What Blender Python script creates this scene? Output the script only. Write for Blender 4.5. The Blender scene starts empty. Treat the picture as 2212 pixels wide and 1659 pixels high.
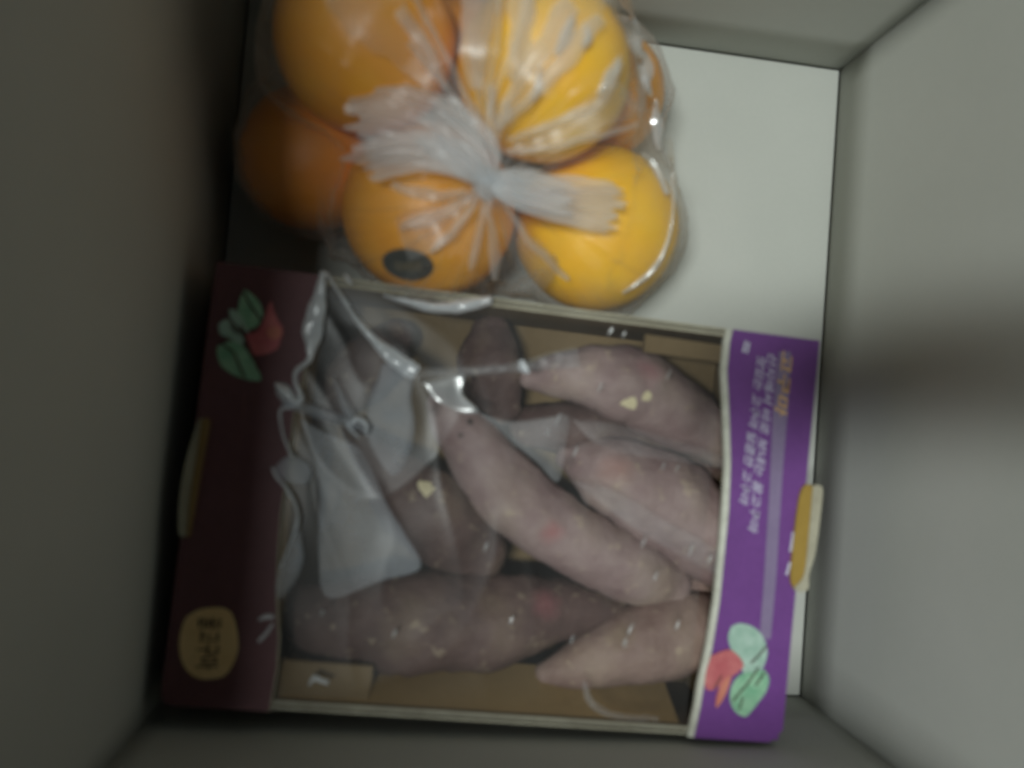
import bpy, bmesh, math, random
from math import pi, sin, cos, radians
from mathutils import Vector, Matrix, noise
from mathutils.bvhtree import BVHTree
random.seed(7)
S = bpy.context.scene
COL = S.collection

# ------------------------------------------------------------------ camera
H = 0.42                                   # lens height above the bottom of the box (m)
RC = Matrix(((0.98850724, -0.08299887, -0.12635119),
             (0.07872353, 0.99615389, -0.03847108),
             (0.12905828, 0.02808213, 0.9912393)))
cam = bpy.data.objects.new('camera', bpy.data.cameras.new('camera'))
COL.objects.link(cam)
M4 = RC.to_4x4(); M4.translation = (0, 0, H)
cam.matrix_world = M4
cam.data.sensor_width = 36; cam.data.lens = 27
cam.data.clip_start = 0.01; cam.data.clip_end = 50
cam.data.dof.use_dof = True
cam.data.dof.focus_distance = 0.60
cam.data.dof.aperture_fstop = 4.1
S.camera = cam
S.cycles.filter_width = 2.4
S.cycles.transparent_max_bounces = 24
S.cycles.max_bounces = 12

# ------------------------------------------------------------------ light
W = bpy.data.worlds.new('World'); S.world = W; W.use_nodes = True
W.node_tree.nodes['Background'].inputs[0].default_value = (0.72, 0.90, 1.0, 1)
W.node_tree.nodes['Background'].inputs[1].default_value = 0.032
ld = bpy.data.lights.new('ceiling_tube_lamp', 'AREA')
ld.shape = 'RECTANGLE'; ld.size = 0.46; ld.size_y = 0.17
ld.energy = 27.5; ld.color = (0.93, 1.0, 0.97)
lamp = bpy.data.objects.new('ceiling_tube_lamp', ld); COL.objects.link(lamp)
lamp.location = (-0.53, -0.12, 1.82)
lamp.rotation_euler = (Vector((0.06, 0.04, 0.0)) - lamp.location).to_track_quat('-Z', 'Y').to_euler()
# keep the tube's long side along X
d = (Vector((0.06, 0.04, 0.0)) - lamp.location).normalized()
xa = (Vector((1, 0, 0)) - d * d.x).normalized(); za = -d; ya = za.cross(xa)
lm = Matrix((xa, ya, za)).transposed().to_4x4(); lm.translation = lamp.location; lamp.matrix_world = lm
S.view_settings.view_transform = 'Standard'
try: S.view_settings.look = 'None'
except Exception: pass
S.view_settings.exposure = 0.0

# ------------------------------------------------------------------ helpers
def at(u, v, z):
    """a point of the photograph (2212 wide) brought down to the height z (m)"""
    w = RC @ Vector((u - 1106.0, -(v - 829.5), -1659.0))
    t = (z - H) / w.z
    return Vector((w.x * t, w.y * t, z))

def link(name, me, mat=None, parent=None, smooth=False):
    o = bpy.data.objects.new(name, me); COL.objects.link(o)
    if mat:
        for m in (mat if isinstance(mat, (list, tuple)) else [mat]): me.materials.append(m)
    if parent is not None: o.parent = parent
    if smooth:
        for p in me.polygons: p.use_smooth = True
    return o

def mesh(name, verts, faces, mat=None, parent=None, smooth=False):
    me = bpy.data.meshes.new(name)
    me.from_pydata([tuple(v) for v in verts], [], faces); me.update()
    return link(name, me, mat, parent, smooth)

def from_bm(name, bm, mat=None, parent=None, smooth=False):
    bmesh.ops.recalc_face_normals(bm, faces=bm.faces[:])
    me = bpy.data.meshes.new(name); bm.to_mesh(me); bm.free()
    return link(name, me, mat, parent, smooth)

def tag(o, label, cat, group=None, kind=None):
    o['label'] = label; o['category'] = cat
    if group: o['group'] = group
    if kind: o['kind'] = kind
    return o

def empty(name, loc=(0, 0, 0)):
    o = bpy.data.objects.new(name, None); COL.objects.link(o); o.location = loc
    o.empty_display_size = 0.02
    return o

def box_bm(bm, lo, hi, M=None):
    x0, y0, z0 = lo; x1, y1, z1 = hi
    vs = [bm.verts.new(p) for p in ((x0,y0,z0),(x1,y0,z0),(x1,y1,z0),(x0,y1,z0),(x0,y0,z1),(x1,y0,z1),(x1,y1,z1),(x0,y1,z1))]
    if M:
        for v in vs: v.co = M @ v.co
    for f in ((0,3,2,1),(4,5,6,7),(0,1,5,4),(1,2,6,5),(2,3,7,6),(3,0,4,7)):
        bm.faces.new([vs[i] for i in f])

def prism_bm(bm, pts, z0, z1):
    """closed outline (x,y) between two heights"""
    a = [bm.verts.new((p[0], p[1], z0)) for p in pts]
    b = [bm.verts.new((p[0], p[1], z1)) for p in pts]
    n = len(pts)
    bm.faces.new(list(reversed(a))); bm.faces.new(b)
    for i in range(n): bm.faces.new((a[i], a[(i+1) % n], b[(i+1) % n], b[i]))

def catmull(pts, n):
    """smooth resample of a list of equal length tuples, n samples per span"""
    out = []
    P = [pts[0]] + list(pts) + [pts[-1]]
    for i in range(1, len(P) - 2):
        for k in range(n):
            t = k / n
            out.append(tuple(0.5 * ((2*b) + (c - a)*t + (2*a - 5*b + 4*c - dd)*t*t + (-a + 3*b - 3*c + dd)*t**3)
                             for a, b, c, dd in zip(P[i-1], P[i], P[i+1], P[i+2])))
    out.append(tuple(pts[-1]))
    return out

# ------------------------------------------------------------------ materials
class NT:
    def __init__(s, name):
        s.m = bpy.data.materials.new(name); s.m.use_nodes = True
        s.t = s.m.node_tree; s.t.nodes.clear()
        s.out = s.n('ShaderNodeOutputMaterial')
    def n(s, typ, **kw):
        nd = s.t.nodes.new(typ)
        for k, v in kw.items():
            if isinstance(k, str) and hasattr(nd, k): setattr(nd, k, v)
        return nd
    def l(s, a, b): s.t.links.new(a, b)
    def noise(s, scale, detail=4, rough=0.55, coord='Object'):
        tc = s.n('ShaderNodeTexCoord'); no = s.n('ShaderNodeTexNoise')
        no.inputs['Scale'].default_value = scale; no.inputs['Detail'].default_value = detail
        no.inputs['Roughness'].default_value = rough
        s.l(tc.outputs[coord], no.inputs['Vector']); return no.outputs['Fac']
    def ramp(s, fac, stops):
        r = s.n('ShaderNodeValToRGB'); e = r.color_ramp.elements
        while len(e) < len(stops): e.new(0.5)
        for el, (p, c) in zip(e, stops):
            el.position = p; el.color = (*c, 1) if len(c) == 3 else c
        s.l(fac, r.inputs[0]); return r.outputs[0]
    def mix(s, fac, a, b):
        m = s.n('ShaderNodeMix', data_type='RGBA')
        if hasattr(fac, 'is_output'): s.l(fac, m.inputs[0])
        else: m.inputs[0].default_value = fac
        for i, c in ((6, a), (7, b)):
            if hasattr(c, 'is_output'): s.l(c, m.inputs[i])
            else: m.inputs[i].default_value = (*c, 1)
        return m.outputs[2]
    def bump(s, h, strength, dist):
        b = s.n('ShaderNodeBump'); b.inputs['Strength'].default_value = strength
        b.inputs['Distance'].default_value = dist; s.l(h, b.inputs['Height']); return b.outputs[0]
    def pbr(s, col, rough=0.6, spec=0.5, normal=None, coat=0.0):
        p = s.n('ShaderNodeBsdfPrincipled')
        if hasattr(col, 'is_output'): s.l(col, p.inputs['Base Color'])
        else: p.inputs['Base Color'].default_value = (*col, 1)
        p.inputs['Roughness'].default_value = rough
        p.inputs['Specular IOR Level'].default_value = spec
        p.inputs['Coat Weight'].default_value = coat; p.inputs['Coat Roughness'].default_value = 0.25
        if normal is not None: s.l(normal, p.inputs['Normal'])
        s.l(p.outputs[0], s.out.inputs[0]); return p

def paper(name, c0, c1, rough=0.8, scale=9, bump=0.15, spec=0.25, coat=0.0, grain=0.10):
    k = NT(name)
    a = k.noise(scale, 5); b = k.noise(420, 3)
    col = k.ramp(a, [(0.3, c0), (0.7, c1)])
    col = k.mix(grain, col, k.ramp(b, [(0.35, tuple(x*0.6 for x in c0)), (0.65, tuple(min(1, x*1.25) for x in c1))]))
    k.pbr(col, rough, spec, k.bump(b, bump, 0.0004), coat)
    return k.m

M = {}
M['liner'] = paper('grey_white_liner_board', (0.465, 0.475, 0.435), (0.52, 0.525, 0.485), 0.75, 7, 0.05, 0.3, 0.0, 0.03)
M['kraft'] = paper('kraft_board', (0.155, 0.105, 0.050), (0.20, 0.14, 0.072), 0.8, 25)
M['kraft_edge'] = paper('cut_board_edge', (0.50, 0.50, 0.42), (0.66, 0.66, 0.58), 0.85, 160)
M['rim'] = paper('worn_board_rim', (0.34, 0.31, 0.23), (0.46, 0.43, 0.33), 0.85, 90)
M['kraft_light'] = paper('bare_tan_board', (0.24, 0.155, 0.06), (0.30, 0.20, 0.085), 0.8, 25)
M['mustard'] = paper('yellow_kraft_board', (0.30, 0.19, 0.036), (0.37, 0.24, 0.055), 0.75, 30)
M['purple'] = paper('purple_print', (0.145, 0.044, 0.225), (0.18, 0.058, 0.27), 0.38, 30, 0.08, 0.5, 0.3)
M['maroon'] = paper('maroon_print', (0.110, 0.048, 0.054), (0.14, 0.062, 0.070), 0.55, 30, 0.08, 0.3, 0.0)
M['lavender'] = paper('lavender_print', (0.22, 0.165, 0.29), (0.26, 0.20, 0.33), 0.38, 30, 0.08, 0.5, 0.3)
M['leaf'] = paper('green_leaf_print', (0.17, 0.40, 0.25), (0.36, 0.58, 0.40), 0.45, 180, 0.05)
M['leafpale'] = paper('pale_leaf_print', (0.28, 0.45, 0.36), (0.45, 0.60, 0.52), 0.45, 220, 0.05)
M['vein'] = paper('dark_vein_print', (0.06, 0.035, 0.03), (0.09, 0.05, 0.04), 0.5, 100, 0.05)
M['red'] = paper('red_root_print', (0.44, 0.09, 0.11), (0.58, 0.19, 0.19), 0.45, 120, 0.05)
M['redpale'] = paper('salmon_root_print', (0.55, 0.18, 0.13), (0.62, 0.24, 0.17), 0.45, 120, 0.05)
M['oval'] = paper('yellow_label', (0.72, 0.49, 0.23), (0.80, 0.58, 0.30), 0.5, 60, 0.05)
M['ink'] = paper('dark_ink', (0.02, 0.016, 0.018), (0.03, 0.025, 0.03), 0.6, 60, 0.05)
M['white_ink'] = paper('white_ink', (0.52, 0.50, 0.62), (0.62, 0.60, 0.72), 0.6, 200, 0.05)
M['orange_ink'] = paper('orange_ink', (0.62, 0.36, 0.17), (0.72, 0.46, 0.22), 0.6, 200, 0.05)
M['table'] = paper('dull_table_top', (0.10, 0.085, 0.07), (0.14, 0.12, 0.10), 0.6, 6)

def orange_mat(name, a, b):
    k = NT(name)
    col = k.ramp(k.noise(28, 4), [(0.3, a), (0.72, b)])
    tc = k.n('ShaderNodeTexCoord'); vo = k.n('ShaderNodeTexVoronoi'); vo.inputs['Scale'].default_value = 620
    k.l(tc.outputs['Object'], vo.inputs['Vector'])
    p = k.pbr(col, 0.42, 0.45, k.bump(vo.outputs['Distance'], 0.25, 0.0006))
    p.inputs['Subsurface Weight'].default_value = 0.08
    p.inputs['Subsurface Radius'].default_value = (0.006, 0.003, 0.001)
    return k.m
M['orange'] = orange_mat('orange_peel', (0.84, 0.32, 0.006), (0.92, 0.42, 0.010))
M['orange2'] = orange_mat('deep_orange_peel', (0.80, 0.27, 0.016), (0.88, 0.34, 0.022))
M['orange3'] = orange_mat('yellow_orange_peel', (0.93, 0.47, 0.006), (0.97, 0.57, 0.010))

def film_mat(name, haze, edge, tint=(0.86, 0.88, 0.90), rough=0.14, gloss=0.10, vary=0.0):
    """thin plastic film: clear face on, milky and shiny where it turns edge on"""
    k = NT(name)
    lw = k.n('ShaderNodeLayerWeight'); lw.inputs['Blend'].default_value = 0.5
    pw = k.n('ShaderNodeMath', operation='POWER'); k.l(lw.outputs['Facing'], pw.inputs[0]); pw.inputs[1].default_value = 2.2
    mr = k.n('ShaderNodeMapRange'); k.l(pw.outputs[0], mr.inputs[0])
    mr.inputs[3].default_value = haze; mr.inputs[4].default_value = edge
    if vary:                                             # the film is milkier where it is creased or doubled
        vm = k.n('ShaderNodeMapRange'); k.l(k.noise(38, 5, 0.6), vm.inputs[0]); vm.inputs[1].default_value = 0.32; vm.inputs[2].default_value = 0.68
        vm.inputs[3].default_value = 1 - vary; vm.inputs[4].default_value = 1 + vary * 0.5
        mm = k.n('ShaderNodeMath', operation='MULTIPLY'); k.l(mr.outputs[0], mm.inputs[0]); k.l(vm.outputs[0], mm.inputs[1]); mr = mm
    tr = k.n('ShaderNodeBsdfTransparent'); tr.inputs[0].default_value = (0.97, 0.97, 0.97, 1)
    df = k.n('ShaderNodeBsdfDiffuse'); df.inputs[0].default_value = (*tint, 1)
    tl = k.n('ShaderNodeBsdfTranslucent'); tl.inputs[0].default_value = (*tint, 1)
    gl = k.n('ShaderNodeBsdfGlossy'); gl.inputs['Roughness'].default_value = rough; gl.inputs[0].default_value = (1, 1, 1, 1)
    m0 = k.n('ShaderNodeMixShader'); m0.inputs[0].default_value = 0.45; k.l(df.outputs[0], m0.inputs[1]); k.l(tl.outputs[0], m0.inputs[2])
    m1 = k.n('ShaderNodeMixShader'); k.l(mr.outputs[0], m1.inputs[0]); k.l(tr.outputs[0], m1.inputs[1]); k.l(m0.outputs[0], m1.inputs[2])
    mg = k.n('ShaderNodeMapRange'); k.l(pw.outputs[0], mg.inputs[0]); mg.inputs[3].default_value = gloss; mg.inputs[4].default_value = min(0.7, gloss * 5)
    m2 = k.n('ShaderNodeMixShader'); k.l(mg.outputs[0], m2.inputs[0]); k.l(m1.outputs[0], m2.inputs[1]); k.l(gl.outputs[0], m2.inputs[2])
    k.l(m2.outputs[0], k.out.inputs[0]); return k.m
M['bag'] = film_mat('clear_bag_film', 0.07, 0.60, rough=0.4, gloss=0.03, vary=0.5)
M['tail'] = film_mat('gathered_bag_film', 0.50, 0.8, (0.86, 0.88, 0.90), 0.4, 0.05)
M['cling'] = film_mat('clear_wrap_film', 0.035, 0.45, rough=0.3, gloss=0.016)
M['fold'] = film_mat('folded_wrap_film', 0.95, 0.98, (0.90, 0.95, 1.0), 0.25, 0.12)  # creased film, its bluish reflections put into the white colour
M['pleat'] = film_mat('creased_bag_film', 0.30, 0.6, (0.88, 0.89, 0.90), 0.4, 0.05)
M['wide_pleat'] = film_mat('slack_bag_film', 0.10, 0.5, (0.88, 0.89, 0.90), 0.4, 0.05, 0.6)
M['glint'] = film_mat('tight_bag_film', 0.55, 0.85, (0.90, 0.93, 0.95), 0.25, 0.3)  # highlights put into the film as a bright colour
M['veil'] = film_mat('soft_hazy_film', 0.16, 0.6, (0.84, 0.86, 0.90), 0.5, 0.05, 0.5)  # pale reflected light painted as haze
M['thin_veil'] = film_mat('faintly_hazy_film', 0.08, 0.4, (0.84, 0.86, 0.90), 0.5, 0.03, 0.8)  # fainter painted haze of reflected light
M['sheen'] = film_mat('hazy_wrap_film', 0.25, 0.55, (0.72, 0.81, 0.95), 0.6, 0.08, 0.6)  # grey reflection in the wrap, painted as milky colour

def potato_mat(name, a, b, c, scars=(), marks=()):
    k = NT(name)
    n1 = k.noise(34, 6, 0.6); n2 = k.noise(150, 4, 0.6); n3 = k.noise(14, 3)
    col = k.ramp(n1, [(0.28, a), (0.52, b), (0.74, c)])
    col = k.mix(k.ramp(n3, [(0.5, (0, 0, 0)), (0.75, (0.7, 0.7, 0.7))]), col, (0.30, 0.235, 0.15))
    col = k.mix(k.ramp(n2, [(0.60, (0, 0, 0)), (0.70, (0.38, 0.38, 0.38))]), col, (0.50, 0.41, 0.28))
    geo = k.n('ShaderNodeNewGeometry')
    for (p, r) in scars:
        di = k.n('ShaderNodeVectorMath', operation='DISTANCE'); k.l(geo.outputs['Position'], di.inputs[0]); di.inputs[1].default_value = tuple(p)
        ad = k.n('ShaderNodeMath', operation='MULTIPLY_ADD'); k.l(k.noise(230, 3), ad.inputs[0]); ad.inputs[1].default_value = r * 1.5; k.l(di.outputs['Value'], ad.inputs[2])
        mk = k.n('ShaderNodeMath', operation='LESS_THAN'); k.l(ad.outputs[0], mk.inputs[0]); mk.inputs[1].default_value = r * 1.6
        col = k.mix(mk.outputs[0], col, (0.66, 0.58, 0.37))
    for (p, r, cc, soft) in marks:                       # bruises and pink blushes of the skin
        di = k.n('ShaderNodeVectorMath', operation='DISTANCE'); k.l(geo.outputs['Position'], di.inputs[0]); di.inputs[1].default_value = tuple(p)
        ad = k.n('ShaderNodeMath', operation='MULTIPLY_ADD'); k.l(k.noise(120, 4), ad.inputs[0]); ad.inputs[1].default_value = r * 1.2; k.l(di.outputs['Value'], ad.inputs[2])
        mr = k.n('ShaderNodeMapRange'); k.l(ad.outputs[0], mr.inputs[0]); mr.inputs[1].default_value = r * 1.6; mr.inputs[2].default_value = r * (1.6 - soft); mr.inputs[3].default_value = 0; mr.inputs[4].default_value = 0.85
        col = k.mix(mr.outputs[0], col, cc)
    wv = k.n('ShaderNodeMath', operation='MULTIPLY_ADD'); k.l(n1, wv.inputs[0]); wv.inputs[1].default_value = 1.5; k.l(n2, wv.inputs[2])
    k.pbr(col, 0.62, 0.3, k.bump(wv.outputs[0], 0.8, 0.0016)); return k.m

# ------------------------------------------------------------------ the cardboard box
bx0, bx1, by0, by1, bh, th = -0.105, 0.234, -0.1485, 0.218, 0.30, 0.004
table = mesh('table', [(-3, -3, -0.0052), (3, -3, -0.0052), (3, 3, -0.0052), (-3, 3, -0.0052)], [(0, 1, 2, 3)], M['table'])
table['kind'] = 'structure'
carton = tag(empty('cardboard_box', (0.0645, 0.035, 0)), 'open grey-white lined cardboard box holding the oranges and the sweet potato tray', 'box')
def cpart(name, lo, hi, segs=None):
    bm = bmesh.new(); box_bm(bm, lo, hi)
    if segs: bmesh.ops.subdivide_edges(bm, edges=bm.edges[:], cuts=segs, use_grid_fill=True)
    o = from_bm(name, bm, M['liner'], carton); o.location = -carton.location; return o
g = 0.0009
cpart('floor_panel', (bx0 + g, by0 + g, -th), (bx1 - g, by1 - g, 0))
def wall(axis, pos, sgn, a, b):
    """wall panel with a slight bow, inner face at pos"""
    bm = bmesh.new(); n = 24; m = 8; rows = []
    for face in (0, 1):
        for j in range(m + 1):
            row = []
            for i in range(n + 1):
                s = a + (b - a) * i / n; z = -0.004 + (bh + 0.004) * j / m
                wob = 0.0012 * noise.noise(Vector((s * 9, z * 8, pos * 30))) * min(1, z * 12)
                p = pos + sgn * (face * th) + wob
                row.append(bm.verts.new((p, s, z) if axis == 'x' else (s, p, z)))
            rows.append(row)
    for f in (0, 1):
        for j in range(m):
            for i in range(n):
                r0, r1 = rows[f*(m+1)+j], rows[f*(m+1)+j+1]
                bm.faces.new((r0[i], r0[i+1], r1[i+1], r1[i]))
    A, B = rows[:m+1], rows[m+1:]
    for i in range(n):
        bm.faces.new((A[m][i], A[m][i+1], B[m][i+1], B[m][i])); bm.faces.new((A[0][i], B[0][i], B[0][i+1], A[0][i+1]))
    for j in range(m):
        bm.faces.new((A[j][0], A[j+1][0], B[j+1][0], B[j][0])); bm.faces.new((A[j][n], B[j][n], B[j+1][n], A[j+1][n]))
    o = from_bm('wall_panel', bm, M['liner'], carton, True); o.location = -carton.location
wall('x', bx0, -1, by0, by1); wall('x', bx1, 1, by0, by1)
wall('y', by0, -1, bx0 - th + 0.0002, bx1 + th - 0.0002); wall('y', by1, 1, bx0 - th + 0.0002, bx1 + th - 0.0002)
for (cx, cy, L, rz, fa) in ((bx0 - th, 0.035, by1 - by0, pi/2, 86), (bx1 + th, 0.035, by1 - by0, -pi/2, -48), (0.0645, by0 - th, bx1 - bx0, pi, 95), (0.0645, by1 + th, bx1 - bx0, 0, -48)):  # flaps out of view, two raised to shade the left and the front
    bm = bmesh.new(); box_bm(bm, (-L/2 + 0.003, 0, -th), (L/2 - 0.003, 0.155, 0))
    o = from_bm('flap', bm, M['liner'], carton)
    o.matrix_local = Matrix.Translation(Vector((cx, cy, bh + 0.004)) - carton.location) @ Matrix.Rotation(rz, 4, 'Z') @ Matrix.Rotation(radians(fa), 4, 'X') @ Matrix.Translation((0, 0.004, 0))

# ------------------------------------------------------------------ the phone taking the picture (its shade falls on the right wall)
phone = tag(empty('smartphone', (0.066, 0.002, 0.427)), 'dark smartphone held flat above the open box', 'phone')
phone.rotation_euler = (0, 0, radians(13))
def rounded(x, y, r, n=6):
    return [(sx*(x - r) + r*cos(a0 + k*pi/2/n), sy*(y - r) + r*sin(a0 + k*pi/2/n)) for sx, sy, a0 in ((1, 1, 0), (-1, 1, pi/2), (-1, -1, pi), (1, -1, 1.5*pi)) for k in range(n + 1)]
bm = bmesh.new(); prism_bm(bm, rounded(0.064, 0.024, 0.009), 0.0, 0.008); from_bm('phone_body', bm, M['ink'], phone)
bm = bmesh.new(); prism_bm(bm, rounded(0.062, 0.022, 0.008), 0.0082, 0.0086); from_bm('screen', bm, M['table'], phone)
bm = bmesh.new(); prism_bm(bm, [(-0.055 + 0.006*cos(a*pi/16), 0.000 + 0.006*sin(a*pi/16)) for a in range(32)], -0.0016, -0.0002); from_bm('lens', bm, M['ink'], phone)

# ------------------------------------------------------------------ oranges
def orange(c, r, mat, label, squash=0.95, navel=None):
    o = empty('orange', c) if False else None
    bm = bmesh.new(); bmesh.ops.create_uvsphere(bm, u_segments=64, v_segments=40, radius=r)
    sd = Vector(c) * 40
    for v in bm.verts:
        n = v.co.normalized()
        v.co *= 1 + 0.018 * noise.noise(n * 1.6 + sd)
    ob = from_bm('orange', bm, M[mat], None, True)
    ax = Vector((random.uniform(-1, 1), random.uniform(-1, 1), random.uniform(-0.3, 1))).normalized()
    ob.matrix_world = Matrix.Translation(c)
    return tag(ob, label, 'orange', 'oranges inside the clear plastic bag')
OR = [((0.0005, 0.0925, 0.0560), 0.0408, 'orange', 'orange with a dark oval sticker at the front of the bag'),
      ((0.0845, 0.0965, 0.0415), 0.0412, 'orange3', 'brightest orange, front right of the bag against the tray edge'),
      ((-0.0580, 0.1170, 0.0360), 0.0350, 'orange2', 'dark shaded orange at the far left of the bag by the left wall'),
      ((-0.0330, 0.1570, 0.0830), 0.0390, 'orange', 'large orange at the upper left of the bag, cut by the frame top'),
      ((0.0450, 0.1500, 0.0910), 0.0380, 'orange3', 'yellow orange at the upper right of the bag under wrinkled glints'),
      ((0.0830, 0.1690, 0.0350), 0.0330, 'orange', 'low half hidden orange at the right behind the brightest one'),
      ((0.0110, 0.1760, 0.0380), 0.0290, 'orange2', 'small orange deep in the gap between the two upper ones')]
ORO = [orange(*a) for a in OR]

# the oval sticker on the front orange (follows the peel)
def sphere_hit(u, v, c, r):
    w = (RC @ Vector((u - 1106.0, -(v - 829.5), -1659.0))).normalized(); o = Vector((0, 0, H)) - Vector(c)
    b = o.dot(w); q = b*b - (o.dot(o) - r*r)
    if q < 0: return None
    return Vector((0, 0, H)) + w * (-b - math.sqrt(q))
c1, r1 = Vector(OR[0][0]), OR[0][1]
root = ORO[0]
cen = sphere_hit(880, 572, c1, r1) or c1 + Vector((0, -r1*0.8, r1*0.6))
e1 = (sphere_hit(930, 568, c1, r1) - cen); nrm = (cen - c1).normalized()
e1 = (e1 - nrm * e1.dot(nrm)).normalized(); e2 = nrm.cross(e1)
def on_peel(a, b, lift):
    p = cen + e1 * a + e2 * b
    return c1 + (p - c1).normalized() * (r1 * 1.012 + lift)
bm = bmesh.new(); rings = []
a0 = (e1 * 0 + cen)
for i in range(6):
    t = i / 5
    rings.append([bm.verts.new(on_peel(0.0118 * t * cos(q * 2*pi/40), 0.0088 * t * sin(q * 2*pi/40), 0.0006) - c1) for q in range(40)] if i else [bm.verts.new(on_peel(0, 0, 0.0006) - c1)])
for q in range(40): bm.faces.new((rings[0][0], rings[1][q], rings[1][(q+1) % 40]))
for i in range(1, 5):
    for q in range(40): bm.faces.new((rings[i][q], rings[i+1][q], rings[i+1][(q+1) % 40], rings[i][(q+1) % 40]))
M['sticker'] = paper('dark_sticker', (0.025, 0.028, 0.022), (0.04, 0.042, 0.034), 0.45, 80, 0.05)
M['sticker_ink'] = paper('dim_sticker_lettering', (0.16, 0.12, 0.06), (0.20, 0.16, 0.09), 0.6, 80, 0.05)
stk = from_bm('sticker', bm, M['sticker'], root, True)
bm = bmesh.new()
for i in range(11):                                   # row of dim letter strokes across the sticker
    x = -0.0050 + i * 0.0011; hgt = 0.0021 + 0.0008 * random.random(); w = 0.00028
    qs = [bm.verts.new(on_peel(x + sx*w + 0.0002*sy, sy*hgt, 0.0009) - c1) for sx, sy in ((-1, -1), (1, -1), (1, 1), (-1, 1))]
    bm.faces.new(qs)
    if i % 3 == 0:
        qs = [bm.verts.new(on_peel(x + sx*0.0005 + 0.0003, hgt*0.8 + sy*w, 0.0009) - c1) for sx, sy in ((-1, -1), (1, -1), (1, 1), (-1, 1))]
        bm.faces.new(qs)
from_bm('lettering', bm, M['sticker_ink'], stk)

# ------------------------------------------------------------------ the plastic bag
knot = at(1058, 398, 0.102)
bag = tag(empty('plastic_bag', (0.03, 0.135, 0)), 'clear plastic bag of oranges knotted in the middle', 'bag')
bo = bag.location.copy()
C0 = Vector((0.026, 0.132, 0.045))
pole = (knot - C0).normalized()
pa = (Vector((1, 0, 0)) - pole * pole.x).normalized(); pb = pole.cross(pa)
hb = bmesh.new()
for c, r, *_ in OR:
    for i in range(160):
        zz = 1 - 2 * (i + 0.5) / 160; ph = i * 2.39996; rr = math.sqrt(1 - zz*zz)
        hb.verts.new(Vector(c) + Vector((rr*cos(ph), rr*sin(ph), zz)) * (r + 0.0022))
bmesh.ops.convex_hull(hb, input=hb.verts[:])
bvh = BVHTree.FromBMesh(hb); hb.free()
def union_r(dv):
    best = 0
    for c, r, *_ in OR:
        o = C0 - Vector(c); b = o.dot(dv); q = b*b - (o.dot(o) - (r*1.012 + 0.0012)**2)
        if q > 0: best = max(best, -b + math.sqrt(q))
    return best
NT_, NP_ = 110, 420
grid = []
for i in range(NT_ + 1):
    th_ = (pi - 0.02) * (i / NT_) ** 1.25 + 0.008
    row = []
    for j in range(NP_):
        ph = 2*pi*j/NP_
        dv = pole*cos(th_) + (pa*cos(ph) + pb*sin(ph)) * sin(th_)
        hit = bvh.ray_cast(C0, dv); hr = hit[3] if hit[0] else 0.05
        row.append([dv, hr, union_r(dv), th_, ph])
    grid.append(row)
def ridged(x, seed):
    return 1 - abs(2 * noise.noise(Vector((x, seed, 0.3))))
verts = []
kd = (knot - C0).length
for i, row in enumerate(grid):
    for j, (dv, hr, ur, th_, ph) in enumerate(row):
        r = hr * 0.55 + max(ur, hr * 0.80) * 0.45
        wk = math.exp(-(th_ / 0.20) ** 2)
        r = r * (1 - wk) + kd * wk
        cx, cy = cos(ph), sin(ph)
        pl = ridged(noise.noise(Vector((cx*1.3, cy*1.3, 4))) * 3 + ph * 5.0, 2) if False else 0
        # pleats: functions of the angle round the knot only, a little twisted
        q = Vector((cx * 4.2, cy * 4.2, 0.5 * th_))
        p1 = (1 - abs(noise.noise(q * 1.0 + Vector((3, 1, 0))) * 2.2)); p1 = max(0, p1) ** 3
        p2 = (1 - abs(noise.noise(q * 2.6 + Vector((9, 5, 2))) * 2.2)); p2 = max(0, p2) ** 3
        fade = math.exp(-th_ / 0.75) * min(1, th_ / 0.12)
        P = C0 + dv * r
        w1 = noise.noise(P * 30); w2 = max(0, 1 - abs(noise.noise(P * 24 + Vector((5, 5, 5)))) * 3.2) ** 2
        r += 0.0060 * p1 * fade + 0.0032 * p2 * fade + 0.0014 * w1 + 0.0040 * w2 * (1 - 0.4*fade)
        r = max(r, ur)
        P = C0 + dv * r
        P.z = max(P.z, 0.0008 + 0.0006 * noise.noise(P * 90)); P.y = min(P.y, by1 - 0.003); P.x = max(P.x, bx0 + 0.003)
        verts.append(P - bo)
faces = []
for i in range(NT_):
    for j in range(NP_):
        faces.append((i*NP_ + j, (i+1)*NP_ + j, (i+1)*NP_ + (j+1) % NP_, i*NP_ + (j+1) % NP_))
bag_film = mesh('bag_film', verts, faces, M['bag'], bag, True)
bag_tree = BVHTree.FromPolygons([v + bo for v in verts], faces)
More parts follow.
